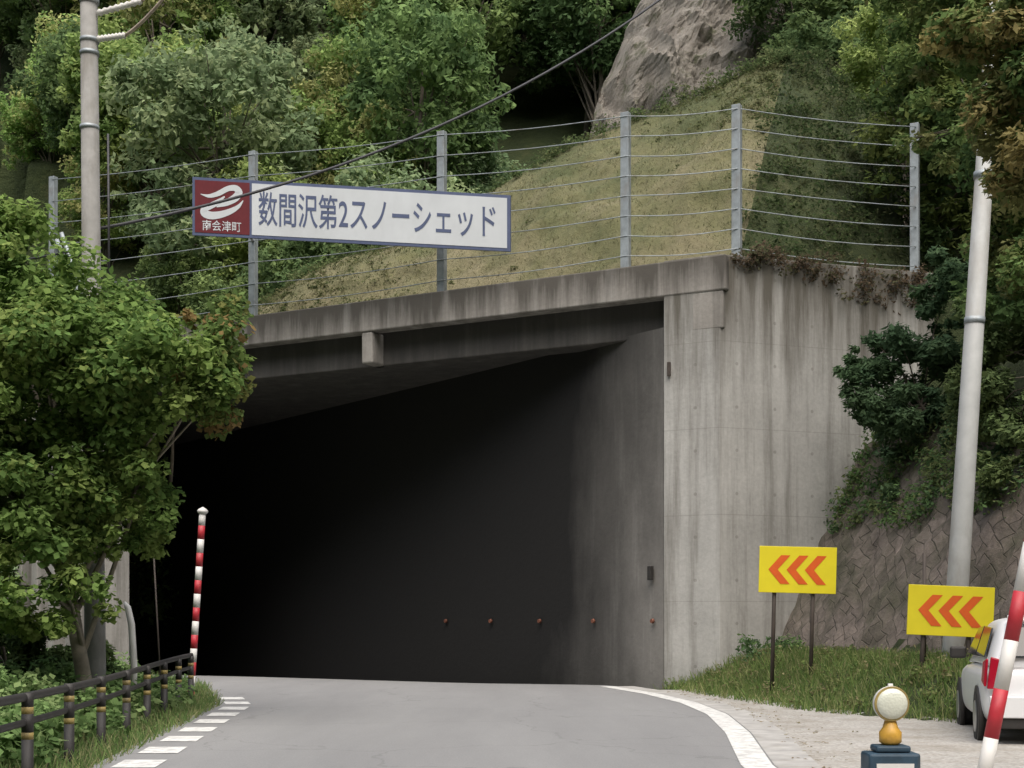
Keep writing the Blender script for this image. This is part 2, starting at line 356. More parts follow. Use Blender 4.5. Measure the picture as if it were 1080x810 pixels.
# ------------------------------------------------------------ snow shed
shed=empty('snow_shed')
def pl(t,off=0): return (3.2-11*t-PN[0]*off, 30+6*t-PN[1]*off)
prism('wing_wall',[(3.2,30.02),(4.3,29.43),(9.3,31.3),(9.1,32.0),(4.6,31.2),(3.6,30.6)],-1.5,[9.0,9.0,9.06,9.06,9.0,9.0],M_conc,shed,.02)
prism('parapet_fascia',[pl(-.11),pl(1.42),pl(1.42,.4),pl(-.11,.4)],8.25,8.98,M_fascia,shed,.03)
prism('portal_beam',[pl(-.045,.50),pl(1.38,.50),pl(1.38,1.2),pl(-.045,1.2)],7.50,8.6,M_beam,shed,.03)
prism('rib_mid',[pl(.592,.03),pl(.617,.03),pl(.617,.7),pl(.592,.7)],7.50,8.247,M_fascia,shed,.04)
prism('rib_end',[pl(-.105,.02),pl(-.05,.02),pl(-.05,.7),pl(-.105,.7)],7.46,8.247,M_fascia,shed,.03)
prism('rib_far',[pl(1.2,.03),pl(1.23,.03),pl(1.23,.7),pl(1.2,.7)],7.50,8.247,M_fascia,shed,.04)
e=PR+AX*27
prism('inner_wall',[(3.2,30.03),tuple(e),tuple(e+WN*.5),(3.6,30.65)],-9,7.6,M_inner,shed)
LJ=np.array([-10.75,37.7]); le=LJ+AX*25
prism('outer_wall',[tuple(LJ),tuple(le),tuple(le+WN*.3),tuple(LJ+WN*.3)],-9,8.8,M_side,shed)
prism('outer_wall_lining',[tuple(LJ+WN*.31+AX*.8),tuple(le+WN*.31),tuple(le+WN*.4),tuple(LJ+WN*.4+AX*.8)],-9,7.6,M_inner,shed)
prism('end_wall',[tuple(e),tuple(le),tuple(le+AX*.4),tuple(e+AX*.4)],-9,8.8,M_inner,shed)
prism('left_jamb',[tuple(LJ-WN*.35-AX*.1),tuple(LJ-WN*.35+AX*.7),tuple(LJ+WN*.6+AX*.7),tuple(LJ+WN*.6-AX*.1)],-6,7.6,M_side,shed,.03)
for k in range(1,17):
    p=LJ+AX*(k*1.4); prism('column_%d'%k,[tuple(p-WN*.45),tuple(p-WN*.45+AX*.5),tuple(p-WN*.01+AX*.5),tuple(p-WN*.01)],-6,8.8,M_side,shed,.03)
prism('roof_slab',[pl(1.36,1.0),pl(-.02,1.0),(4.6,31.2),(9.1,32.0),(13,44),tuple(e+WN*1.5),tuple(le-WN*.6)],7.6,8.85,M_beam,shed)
for k in range(5):
    s=.3+k*1.95; p=PR+AX*s-WN*.03
    tube('reflector_%d'%k,[(p[0],p[1],1.4),(p[0]-WN[0]*.05,p[1]-WN[1]*.05,1.4)],[.055,.045],M_refl,shed,12)
p=PR+AX*.35; box('junction_box',(p[0]-.05,p[1]-.05,2.42),(.10,.1,.30),M_black,shed,(0,0,math.radians(-53)),.01)
box('conduit_box',(3.30,29.92,6.7),(.07,.06,.3),M_brown,shed,(0,0,math.radians(-28)),.01)

# ------------------------------------------------------------ mound on roof
def lerp3(P,n):
    P=np.array(P,float); t=np.linspace(0,len(P)-1,n); i=np.minimum(t.astype(int),len(P)-2); f=(t-i)[:,None]; return P[i]*(1-f)+P[i+1]*f
def smooth1(A,k=4):
    A=A.copy()
    for _ in range(k): A[1:-1]=(A[:-2]+2*A[1:-1]+A[2:])/4
    return A
nU,nV=120,36
base=lerp3([(-9.2,38.4,8.6),(-6.5,36.9,8.8),(-3,35,8.8),(0,33.3,8.8),(2.4,32.0,8.85),(4.9,31.1,8.95)],nU)
ridge=smooth1(lerp3([(-9.4,39.5,8.9),(-7.4,39.3,9.8),(-5.4,39,11.1),(-2.3,38.2,11.8),(.5,38,13.5),(2.5,38,14.5),(5.0,37.6,15.3),(6.4,37,15.9),(7.1,36.8,15.95)],nU),22)
def hn(a,b_,s=1.): return s*(math.sin(a*1.1+b_*.6)*.5+math.sin(a*.63-b_*1.3+1)*.5)
vs=[];fs=[]
for j in range(nV):
    t=j/(nV-1)
    for i in range(nU):
        p=base[i]*(1-t)+ridge[i]*t; hgt=ridge[i][2]-base[i][2]
        q=mn.fractal(Vector((p[0]*.8,p[1]*.8,p[2]*.8)),.8,2.0,5)
        p=p+np.array([0,-1,.5])*(math.sin(math.pi*t)*.35*min(1,hgt/3))+np.array([0,-1,.6])*(hn(p[0],p[2],.11)+.17*q)*min(1,hgt/3)*(0.4+math.sin(math.pi*t))
        vs.append(p)
back=lerp3([(-9.6,41,8.3),(-7,43,8.3),(-5,44,8.3),(-2,45,8.5),(.5,46,10),(3,46,11.5),(5.5,45.5,12.5),(8,45,13)],nU)
for i in range(nU): vs.append(ridge[i]+np.array([0,.9,-.02]))
for i in range(nU): vs.append(back[i])
for j in range(nV+1):
    for i in range(nU-1): fs.append((j*nU+i,j*nU+i+1,(j+1)*nU+i+1,(j+1)*nU+i))
mound=empty('grass_mound')
front=mesh_obj('front_face',vs,fs,M_turf,mound,True)
n2=24
edge=[np.array(vs[j*nU+nU-1]) for j in range(nV)]
b2=lerp3([(4.9,31.1,8.95),(7,31.9,8.95),(9.4,33.0,9.0)],n2); r2=lerp3([(7.1,36.8,15.95),(8.2,37.4,16.1),(9.1,38,15.6)],n2)
vs=[];fs=[]
for j in range(nV):
    t=j/(nV-1)
    for i in range(n2):
        p=b2[i]*(1-t)+r2[i]*t
        if i: p=p+np.array([.35,-1,.4])*(hn(p[0]*2,p[2],.13)*math.sin(math.pi*i/n2)+.35*math.sin(math.pi*t))
        else: p=edge[j]
        vs.append(p)
for j in range(nV-1):
    for i in range(n2-1): fs.append((j*n2+i,j*n2+i+1,(j+1)*n2+i+1,(j+1)*n2+i))
mesh_obj('netted_face',vs,fs,M_turf2,mound,True)
rvv=np.array(vs)
mesh_obj('top_cap',[(7.1,36.8,15.95),(8.2,37.4,16.1),(9.1,38,15.6),(9.8,45,13.5),(8,45,13),(7.1,37.7,15.92),(9.4,33,9.0),(11.5,42,8.5)],[(0,1,2,3,4,5),(2,6,7,3)],M_turf2,mound)
def blades(P,h,w,pal,lean=.4):
    n=len(P); P=np.array(P); a=rng.random((n,1))*2*math.pi; d=np.concatenate([np.cos(a),np.sin(a),np.zeros((n,1))],1)
    hh=h*(.5+rng.random((n,1))); l=rng.normal(size=(n,3))*lean; l[:,2]=1; l/=np.linalg.norm(l,axis=1,keepdims=True)
    b0=P-d*w*.5; b1=P+d*w*.5; t1=P+l*hh+d*w*.1+np.array([0,0,-.1])*hh*lean; t0=P+l*hh-d*w*.1
    V=np.stack([b0,b1,t1,t0],1).reshape(-1,3)
    pa=np.array(pal)[rng.integers(len(pal),size=n)]*(.85+.3*rng.random((n,1))); c=np.repeat(np.concatenate([pa,np.ones((n,1))],1),4,0); return V,c
TP=[(.14,.155,.065),(.18,.175,.08),(.23,.205,.115)]
fv=np.array([v.co[:] for v in front.data.vertices])[:nU*nV].reshape(nV,nU,3)
n=20000; jj=rng.random(n)*(nV-1.01); ii=rng.random(n)*(nU-1.01); j0=jj.astype(int); i0=ii.astype(int)
fj=(jj-j0)[:,None]; fi=(ii-i0)[:,None]
P=(fv[j0,i0]*(1-fi)+fv[j0,i0+1]*fi)*(1-fj)+(fv[j0+1,i0]*(1-fi)+fv[j0+1,i0+1]*fi)*fj
LV,LC=blades(P,.06,.014,TP,.8); foliage_obj('turf_grass',LV,LC,[],[M_turfl],mound)
Q=ridge[rng.integers(25,nU,size=330)]+rng.normal(size=(330,3))*np.array([.1,.18,.12])
LV,LC=leaf_arrays(Q,.14+.18*rng.random(330),np.full(330,30),.09,[(.09,.12,.042),(.12,.135,.052),(.07,.10,.034)]); foliage_obj('crest_weeds',LV,LC,[],[M_leaf],mound)
# vegetation creeping down from the upper right and the lower-left tail
Q=P[rng.integers(n,size=5000)]; wgt=np.clip((-2-Q[:,0])/8,0.0,.22)+np.clip((Q[:,2]-13.2)/2.5,0,.30)*np.clip((Q[:,0]-3)/3,0,1)+.008
Q=Q[rng.random(5000)<wgt]
LV,LC=leaf_arrays(Q,.10+.18*rng.random(len(Q)),np.full(len(Q),26),.075,[(.11,.135,.05),(.14,.145,.06),(.08,.11,.038)]); foliage_obj('slope_creepers',LV,LC,[],[M_leaf],mound)
P=rvv[rng.integers(len(rvv),size=560)]+rng.normal(size=(560,3))*.12
LV,LC=leaf_arrays(P,np.full(560,.30),np.full(560,30),.10,[(.045,.07,.024),(.065,.09,.03),(.09,.10,.042)]); foliage_obj('net_weeds',LV,LC,[],[M_leaf],mound)
P=np.array([(4.6+rng.random()*4.8,0,9.0) for _ in range(200)]); P[:,1]=29.5+(P[:,0]-4.3)*.375+rng.normal(size=200)*.12; P[:,2]+=rng.normal(size=200)*.12-.2*np.clip((P[:,0]-5.5),0,2)*rng.random(200)*1.6
LV,LC=leaf_arrays(P,np.full(200,.20),np.full(200,34),.08,[(.11,.08,.05),(.095,.07,.042),(.08,.08,.04)]); foliage_obj('hanging_vines',LV,LC,[],[M_leaf])

# ------------------------------------------------------------ fence
fence=empty('cable_fence')
FP=[(-12.5,38.75,8.9,13.5),(-6.45,35.45,8.9,13.1),(-1.62,32.85,8.9,12.7),(2.45,30.65,8.9,12.35),(4.75,30.05,8.9,12.3),(8.95,31.6,8.9,12.45)]
for k,(x,y,z0,z1) in enumerate(FP):
    box('post_%d'%k,(x,y,(z0+z1)/2),(.19,.15,z1-z0),M_steel,fence,(0,0,math.radians(-28)),.008)
tube('brace_a',[(-12.4,38.7,11.8),(-11.3,38.1,9.4)],.06,M_steel,fence)
tube('brace_b',[(-12.3,38.8,12.0),(-11.5,39.3,9.4)],.06,M_steel,fence)
for w in range(8):
    pts=[]; sg=.03+.07*rng.random()
    for k in range(len(FP)-1):
        a=FP[k]; b_=FP[k+1]
        for q in range(6):
            f=q/6; za=a[2]+.35+(a[3]-a[2]-.45)*w/7; zb=b_[2]+.35+(b_[3]-b_[2]-.45)*w/7
            pts.append((a[0]+(b_[0]-a[0])*f,a[1]+(b_[1]-a[1])*f-.09,za+(zb-za)*f-sg*math.sin(math.pi*f)))
    b_=FP[-1]; pts.append((b_[0],b_[1]-.09,b_[2]+.35+(b_[3]-b_[2]-.45)*w/7))
    tube('cable_%d'%w,pts,.011,M_steel,fence,5)

# ------------------------------------------------------------ name sign on the fence
sign=empty('tunnel_name_sign')
TL=np.array([-7.64,34.0,12.02]);BL=np.array([-7.64,34.0,10.63]);TR=np.array([-.04,31.4,10.80]);BR=np.array([-.04,31.4,9.56])
sn=np.cross(TR-TL,BL-TL); sn/=np.linalg.norm(sn)
if sn[1]>0: sn=-sn
def sp(u,v,o=0): return (BL*(1-u)+BR*u)*(1-v)+(TL*(1-u)+TR*u)*v+sn*o
def spanel(name,u0,v0,u1,v1,o0,o1,mat):
    vs=[sp(u,v,o) for o in(o0,o1) for u,v in((u0,v0),(u1,v0),(u1,v1),(u0,v1))]
    return fixn(mesh_obj(name,vs,[(0,1,2,3),(7,6,5,4),(0,4,5,1),(1,5,6,2),(2,6,7,3),(3,7,4,0)],mat,sign))
spanel('frame',0,0,1,1,-.06,0,M_signb)
spanel('board',.200,.055,.991,.945,0,.008,M_signw)
spanel('crest_panel',.009,.05,.192,.95,0,.008,M_signm)
def textmesh(name,s,u0,v0,u1,v1,mat,bold=.0):
    cu=bpy.data.curves.new(name,'FONT'); cu.body=s; cu.size=1; cu.offset=bold
    o=bpy.data.objects.new(name,cu); C.objects.link(o); dg=bpy.context.evaluated_depsgraph_get(); dg.update()
    me=bpy.data.meshes.new_from_object(o.evaluated_get(dg)); bpy.data.objects.remove(o)
    co=np.array([v.co[:] for v in me.vertices]); mn_=co.min(0); mx=co.max(0)
    for v in me.vertices:
        a=(v.co.x-mn_[0])/(mx[0]-mn_[0]); b_=(v.co.y-mn_[1])/(mx[1]-mn_[1]); v.co=Vector(sp(u0+(u1-u0)*a,v0+(v1-v0)*b_,.014))
    me.materials.clear(); me.materials.append(mat)
    return link(bpy.data.objects.new(name,me),sign)
textmesh('lettering','数間沢第2スノーシェッド',.222,.22,.958,.82,M_signb,.009)
textmesh('town_lettering','南会津町',.035,.09,.165,.27,M_signw,.006)
def stroke(name,pts,ws):
    vs=[];fs=[]
    P=lerp3([(p[0],p[1],w) for p,w in zip(pts,ws)],40); P=smooth1(P,3)
    for i in range(len(P)):
        d=P[min(i+1,39)][:2]-P[max(i-1,0)][:2]; d/=np.linalg.norm(d)+1e-9; n=np.array([-d[1],d[0]])
        for s in(1,-1): q=P[i][:2]+n*P[i][2]*s; vs.append(sp(.1+q[0]*.17,.62+q[1]*.9,.014))
    for i in range(39): fs.append((2*i,2*i+1,2*i+3,2*i+2))
    mesh_obj(name,vs,fs,M_signw,sign)
stroke('crest_upper',[(-.42,.10),(-.25,.06),(-.05,.13),(.12,.24),(.28,.26),(.36,.17),(.26,.05),(.08,-.05),(-.1,-.13)],[.005,.035,.05,.05,.06,.07,.075,.06,.01])
stroke('crest_lower',[(.42,.02),(.34,-.10),(.18,-.2),(0,-.27),(-.2,-.31),(-.36,-.27),(-.36,-.18),(-.22,-.12),(-.06,-.03),(.06,.08)],[.008,.035,.055,.065,.075,.075,.06,.06,.05,.01])
for u,fp in ((.17,FP[1]),(.80,FP[2])):
    for v in(.25,.75):
        a=sp(u,v,-.06); tube('bracket_%d_%d'%(int(u*100),int(v*100)),[a,(fp[0],fp[1]-.06,a[2]+.05)],.03,M_steel,sign,6)

# ------------------------------------------------------------ utility poles and cables
up=empty('utility_pole')
tube('shaft',[(-6.40,22,-2.5),(-6.45,22,1),(-6.56,22,12.5)],[.17,.16,.125],M_cpole,up,20)
tube('crossarm',[(-7.3,21.9,11.35),(-5.3,21.9,11.35)],.05,M_steel,up,8)
for z in (10.95,10.35,10.15,9.0): tube('band_%d'%int(z*100),[(-6.535,22,z),(-6.535,22,z+.06)],.148,M_steel,up,16)
tube('thin_conduit',[(-6.20,21.9,6.2),(-6.22,21.9,8.9)],.018,M_wire,up,6)
def cable(name,a,b_,sag,r,mat,parent=None,n=24):
    pts=[(a[0]+(b_[0]-a[0])*t,a[1]+(b_[1]-a[1])*t,a[2]+(b_[2]-a[2])*t-4*sag*t*(1-t)) for t in [i/n for i in range(n+1)]]
    return tube(name,pts,r,mat,parent,6)
def insul(name,a,b_,parent):
    a=np.array(a);b_=np.array(b_);pts=[];r=[]
    for i in range(17): pts.append(a+(b_-a)*i/16); r.append(.055 if i%2 else .035)
    tube(name,pts,r,M_white,parent,10)
insul('insulator_a',(-6.4,21.95,10.78),(-5.7,21.9,10.95),up); insul('insulator_b',(-6.4,21.95,10.38),(-5.95,21.9,10.42),up)
cable('drop_wire_a',(-5.95,21.9,10.42),(-3.9,20,11.9),.3,.028,M_wirel,up); cable('drop_wire_b',(-5.7,21.9,10.95),(-3.4,19,12.4),.2,.028,M_wirel,up)
cable('overhead_cable',(-6.5,22,7.45),(3.6,31.5,15.4),.75,.026,M_wire)
cable('overhead_cable.001',(-6.5,22,7.2),(-14,30,9.2),.3,.02,M_wire)
rp=empty('steel_pole')
tube('shaft',[(6.93,22.5,.1),(6.99,22.5,1.0),(7.72,22.5,12.4)],[.18,.175,.12],M_pole,rp,20)
tube('base_collar',[(6.92,22.5,.1),(6.95,22.5,.62)],.205,M_pole,rp,20)
tube('sign_arm',[(7.45,22.4,8.5),(8.3,22.4,8.55)],.03,M_steel,rp,8)
for z in (6.1,8.4): tube('band_%d'%int(z*10),[(6.925+z*.064,22.5,z),(6.93+z*.064,22.5,z+.10)],.16,M_steel,rp,18)

# ------------------------------------------------------------ chevron signs
def chevron(cx,cy,cz,w,h,zb,tilt,yaw,lx,name):
    r=empty(name,(cx,cy,cz)); r.rotation_euler=(0,math.radians(tilt),math.radians(yaw))
    box('board',(0,0,0),(w,.03,h),M_yel,r,bev=.006)
    box('board_back',(0,.03,0),(w*.94,.03,h*.5),M_steel,r)
    for k in range(3):
        x0=-w*.38+k*w*.235; t=w*.12; a=w*.16; H2=h*.31
        vs=[(x0,-.02,0),(x0+a,-.02,H2),(x0+a+t,-.02,H2),(x0+t,-.02,0),(x0+a+t,-.02,-H2),(x0+a,-.02,-H2)]
        mesh_obj('chevron_%d'%k,vs,[(0,3,2,1),(0,5,4,3)],M_org,r)
    for k,x in enumerate(lx): tube('leg_%d'%k,[(x,.06,zb-cz),(x,.06,h*.45)],.035,M_brown,r,8)
    return r
chevron(4.92,24.5,2.28,1.32,.80,.1,1.5,-3,(-.38,.28),'chevron_sign')
chevron(6.63,21.5,1.55,1.28,.76,.1,2.5,-4,(-.38,.30),'chevron_sign.001')
tube('marker_post',[(6.35,21.9,.3),(6.35,21.9,2.45)],.03,M_brown,None,8)

# ------------------------------------------------------------ snow poles
def snow_pole(name,a,b_,r,seg,tip=True,start=0):
    e=empty(name); a=np.array(a);b_=np.array(b_);L=np.linalg.norm(b_-a); n=int(L/seg)+1
    for i in range(n):
        t0=i*seg/L;t1=min(1,(i+1)*seg/L)
        if t1-t0<1e-3: continue
        tube('band_%d'%i,[a+(b_-a)*t0,a+(b_-a)*t1],r,M_red if (i+start)%2 else M_white,e,14)
    if tip:
        d=(b_-a)/L; pts=[b_+d*(r*2.4*k/8) for k in range(9)]; rr=[r*1.6*math.sin(math.pi*(.12+.88*k/8))+.002 for k in range(9)]
        tube('cap',pts,rr,M_white,e,14)
    return e
snow_pole('snow_pole',(-5.88,26,-.1),(-5.66,26,3.34),.062,.25,True,1)
snow_pole('snow_pole.001',(3.96,12,0),(4.65,12,3.4),.062,.42,True,0)
tube('guide_post',[(-6.0,22.5,-.3),(-5.98,22.5,.7),(-6.02,22.5,1.35),(-6.08,22.5,1.62),(-6.13,22.5,1.70)],[.055,.055,.055,.05,.02],M_white,None,12)
tube('reflector_stake',[(-5.9,24.0,-.2),(-6.05,24,2.6)],.014,M_brown,None,6)

# ------------------------------------------------------------ left pipe guardrail
gr=empty('guardrail')
def gp(t): return (-4.0-1.75*t, 10.5+15*t)
pts=[(*gp(t),.76-.03*math.sin(t*5)) for t in np.linspace(-.3,1,16)]
tube('top_rail',pts,.040,M_black,gr,10); tube('low_rail',[(x,y,z-.22) for x,y,z in pts],.032,M_black,gr,10)
for k,t in enumerate(np.linspace(-.25,.98,11)):
    x,y=gp(t); x+=.03
    for q,(z0,z1) in enumerate(((-.3,.38),(.38,.44),(.44,.60),(.60,.66),(.66,.78),)):
        tube('post_%d_%d'%(k,q),[(x,y-.02,z0),(x,y-.02,z1)],.052,M_tan if q in(1,3) else M_black,gr,12)

# ------------------------------------------------------------ warning lamp
wl=empty('warning_lamp',(2.66,10,0))
prism('base_box',[(-.18,-.13),(.18,-.13),(.18,.13),(-.18,.13)],0,.48,M_blue,wl,.02)
prism('box_lid',[(-.12,-.1),(.12,-.1),(.12,.1),(-.12,.1)],.483,.53,M_blue,wl,.015)
box('label',(0,-.134,.34),(.26,.006,.14),M_white,wl)
tube('neck',[(0,0,.53),(0,0,.55),(0,0,.62),(0,0,.65),(0,0,.72)],[.05,.078,.078,.055,.035],M_amber,wl,18)
tube('housing',[(0,.06,.82),(0,.03,.82),(0,-.02,.82),(0,-.04,.82)],[.08,.118,.125,.122],M_white,wl,28)
tube('lens_front',[(0,-.042,.82),(0,-.06,.82),(0,-.075,.82),(0,-.082,.82)],[.112,.105,.07,.015],M_lens,wl,28)
tube('rim',[(0,-.041,.82),(0,-.052,.82)],[.124,.120],M_tan,wl,28)
tube('handle',[(0,0,.93),(.0,0,.96)],[.02,.018],M_white,wl,8)

# ------------------------------------------------------------ car
car=empty('parked_car',(6.10,15.75,-.02)); car.rotation_euler=(0,0,math.radians(-13))
def loft(name,secs,mat,sub=0):
    vs=[];fs=[]
    for y,pf in secs:
        for hw,z in pf: vs.append((-hw,y,z))
        for hw,z in reversed(pf): vs.append((hw,y,z))
    n=2*len(secs[0][1])
    for i in range(len(secs)-1):
        for k in range(n): fs.append((i*n+k,i*n+(k+1)%n,(i+1)*n+(k+1)%n,(i+1)*n+k))
    fs+= [tuple(range(n)),tuple(range((len(secs)-1)*n,len(secs)*n))]
    o=fixn(mesh_obj(name,vs,fs,mat,car,True))
    if sub: m=o.modifiers.new('s','SUBSURF'); m.levels=sub; m.render_levels=sub
    return o
def low(hw,zb,zs): return [(hw*.80,zb),(hw*.97,zb+.08),(hw,.50),(hw*.99,zs-.14),(hw*.93,zs)]
loft('body',[(-.02,low(.74,.34,.86)),(.06,low(.80,.26,.92)),(.35,low(.84,.22,.95)),(1.0,low(.85,.20,.95)),(2.6,low(.85,.20,.94)),(3.1,low(.84,.20,.90)),(3.7,low(.80,.22,.80)),(3.95,low(.68,.30,.66))],M_carw,sub=2)
def cab(hw0,hw1,z0,z1): return [(hw0,z0),(hw0*.99,z0+.05),(hw1*1.04,z1-.10),(hw1*.9,z1-.015),(hw1*.4,z1)]
loft('cabin',[(.03,cab(.76,.62,.86,1.0)),(.12,cab(.77,.62,.86,1.16)),(.32,cab(.78,.62,.88,1.42)),(.6,cab(.79,.63,.88,1.47)),(1.5,cab(.79,.63,.88,1.48)),(2.2,cab(.79,.62,.88,1.42)),(2.8,cab(.78,.62,.86,1.05)),(3.0,cab(.75,.6,.84,.92))],M_carw,sub=2)
def slab(name,pts,off,mat):
    off=np.array(off); P=[np.array(p) for p in pts]; n=len(P); vs=P+[p+off for p in P]
    fs=[tuple(range(n)),tuple(range(n,2*n))]+[(i,(i+1)%n,n+(i+1)%n,n+i) for i in range(n)]
    o=fixn(mesh_obj(name,vs,fs,mat,car)); m=o.modifiers.new('b','BEVEL'); m.width=.012; m.segments=2; return o
slab('rear_glass',[(-.62,.045,1.00),(.62,.045,1.00),(.55,.235,1.34),(-.55,.235,1.34)],(0,-.045,.02),M_glass)
slab('tailgate_spoiler',[(-.56,.22,1.40),(.56,.22,1.40),(.54,.42,1.46),(-.54,.42,1.46)],(0,-.02,.035),M_carw)
for s,nm in ((-1,'l'),(1,'r')):
    slab('side_glass_rear_'+nm,[(s*.775,.42,1.0),(s*.785,1.35,1.0),(s*.675,1.35,1.36),(s*.675,.55,1.34)],(s*.02,0,.004),M_glass)
    slab('side_glass_front_'+nm,[(s*.785,1.43,1.0),(s*.78,2.55,1.0),(s*.675,2.1,1.34),(s*.675,1.43,1.36)],(s*.02,0,.004),M_glass)
    slab('tail_lamp_'+nm,[(s*.80,.03,.66),(s*.62,-.02,.66),(s*.62,-.02,.98),(s*.76,.03,1.02)],(0,-.045,0),M_tail)
    slab('tail_lamp_side_'+nm,[(s*.80,.05,.68),(s*.815,.22,.74),(s*.80,.2,.96),(s*.775,.06,1.0)],(s*.03,0,0),M_tail)
    box('mirror_'+nm,(s*.93,2.35,1.02),(.2,.1,.15),M_black,car,bev=.03)
    for q,y in (('rear',.72),('front',3.2)):
        tube('arch_%s_%s'%(q,nm),[(s*.80,y,.31),(s*.857,y,.31)],.36,M_black,car,28)
        tube('tyre_%s_%s'%(q,nm),[(s*.66,y,.31),(s*.68,y,.31),(s*.84,y,.31),(s*.865,y,.31)],[.27,.31,.31,.28],M_rub,car,32)
        tube('wheel_%s_%s'%(q,nm),[(s*.85,y,.31),(s*.872,y,.31)],[.2,.18],M_alloy,car,24)
slab('bumper',[(-.76,-.01,.34),(.76,-.01,.34),(.78,-.01,.58),(-.78,-.01,.58)],(0,-.09,0),M_carw)
slab('bumper_lower',[(-.66,.05,.22),(.66,.05,.22),(.70,.05,.335),(-.70,.05,.335)],(0,-.12,0),M_black)
slab('plate',[(-.17,-.04,.66),(.17,-.04,.66),(.17,-.04,.82),(-.17,-.04,.82)],(0,-.02,0),M_white)
slab('handle_bar',[(-.25,-.035,.86),(.25,-.035,.86),(.25,-.035,.89),(-.25,-.035,.89)],(0,-.03,0),M_alloy)

# ------------------------------------------------------------ revetment
rv_=[];uv=[];fs=[]; nr,nc=20,90
for j in range(nr):
    for i in range(nc):
        y=30.6-i*(24/(nc-1)); t=j/(nr-1); x=xr(y)-.15+2.55*t; z=.15+5.0*t
        rv_.append((x+.05*rng.normal(),y+.03*rng.normal(),z+.04*rng.normal())); uv.append((i*.27,t*5.6))
for j in range(nr-1):
    for i in range(nc-1): fs.append((j*nc+i,j*nc+i+1,(j+1)*nc+i+1,(j+1)*nc+i))
rv=fixn(mesh_obj('stone_revetment',rv_,fs,M_mas,None,True)); ul=rv.data.uv_layers.new(name='UVMap')
for l in rv.data.loops: ul.data[l.index].uv=uv[l.vertex_index]
md=rv.modifiers.new('s','SOLIDIFY'); md.thickness=.12

# ------------------------------------------------------------ rock outcrop
vs=[];fs=[];nu,nv=110,90
for j in range(nv):
    for i in range(nu):
        u=i/(nu-1); t=j/(nv-1); z=12+17.0*t; xl=1.9+4.2*t*t
        x=xl+(13.5-xl)*u; y=52+5*t+3*(2*abs(u-.5))**3
        d=mn.fractal(Vector((x*.6,z*.35,3.1)),.85,2.1,8); d2=mn.noise(Vector((x*.2,z*.2,9))); d3=abs(mn.noise(Vector((x*1.1+z*.4,z*.6,5))))
        vs.append((x+.35*d,y-1.0*d-1.2*d2+1.0*d3,z+.3*d))
for j in range(nv-1):
    for i in range(nu-1): fs.append((j*nu+i,j*nu+i+1,(j+1)*nu+i+1,(j+1)*nu+i))
mesh_obj('rock_outcrop',vs,fs,M_rock)

# ------------------------------------------------------------ forest
PALS=[[(.085,.13,.036),(.11,.16,.042),(.065,.105,.032)],
      [(.14,.18,.04),(.17,.20,.045),(.11,.155,.035)],
      [(.10,.135,.06),(.125,.155,.066),(.08,.115,.05)],
      [(.06,.095,.03),(.08,.115,.032),(.05,.08,.026)],
      [(.11,.165,.034),(.14,.195,.04),(.18,.18,.055)]]
metas=[]
for k,pal in enumerate(PALS):
    for q in range(2):
        cr=[((0,0,6.2),(2.6,2.6,2.6),60)]
        for _ in range(4):
            a=rng.random()*6.28; cr.append(((2.0*math.cos(a),2.0*math.sin(a),3.0+4*rng.random()),(1.5,1.5,1.3),26))
        metas.append(tree('forest_tree_mesh',(0,0,-1.5),(0,0,7.2),.16,cr,.24,pal,13500,22,noobj=True,clr=.26,up=.8,lm=M_far))
forest=empty('hillside_forest')
cnt=0
def put(x,y,z,s,k=None,zs=1):
    global cnt
    me=metas[k if k is not None else rng.integers(len(metas))]
    o=bpy.data.objects.new('tree_%d'%cnt,me); cnt+=1; C.objects.link(o); o.parent=forest; o.location=(x,y,z); o.rotation_euler=(0,0,rng.random()*6.28); o.scale=(s,s,s*zs)
y=53.0
while y<98:
    w=.40*y+7; x=-w
    while x<w:
        px=x+rng.normal()*.9; py=y+rng.normal()*.9
        if not (-.5<px<12.5 and py<64):
            put(px,py,H(px,py)-.6,.75+.6*rng.random(),None,.9+.35*rng.random())
        x+=4.1
    y+=3.5
for y_ in (54,57.5,61):
    for x_ in np.arange(-31,-2,2.9): put(x_+rng.normal()*.5,y_+rng.normal()*.5,H(x_,y_)-1.2,.55+.25*rng.random())
for y_ in np.arange(57,94,3.2):              # denser planting at the far left of the slope
    put(-.36*y_+rng.normal()*.5,y_,H(-.36*y_,y_)-.8,.95+.2*rng.random()); put(-.33*y_,y_+1.5,H(-.33*y_,y_)-.8,.8)
for x_ in np.arange(-36,40,7.5):  # unseen trees behind the viewpoint, added with the slope to cut sky light
    put(x_,-22+rng.normal()*2,H(x_,-22),1.2); put(x_+3,-34+rng.normal()*2,H(x_,-34),1.3)
for (x,y,z,s,k) in [(-24,46,1,1.1,0),(-20,44,-1,1.0,6),(-17.5,49,2.5,1.1,2),(-28,50,3,1.2,7),(-14,52,3,1.0,1),(-23,42,-2,1.1,1),(-30,44,0,1.2,4),(-17,43,-2,1.0,5),
                    (-3.5,50,4.2,.95,3),(-6.5,51,4.0,1.0,4),(-1,51,7.2,.8,2),(.6,50,9.6,.75,9),(2.4,49,10.4,.72,8),(4.6,47.5,11.6,.6,9),(6.3,47,11.6,.55,3),(7.8,47,12.4,.6,8),
                    (10.4,46,13.5,.85,6),(12.5,45,12.5,1.0,7),(10.8,54,19.5,.85,6),(13,54,18,1.0,7),(8.6,58,26.5,.7,7),(10.5,57,24,.8,3),(13,52,17,1.0,0),(14,40,9.5,1.1,6),(17,36,9,1.3,0),(16,31,8,1.2,1),(11,40,13,.7,2)]:
    put(x,y,z,s,k)

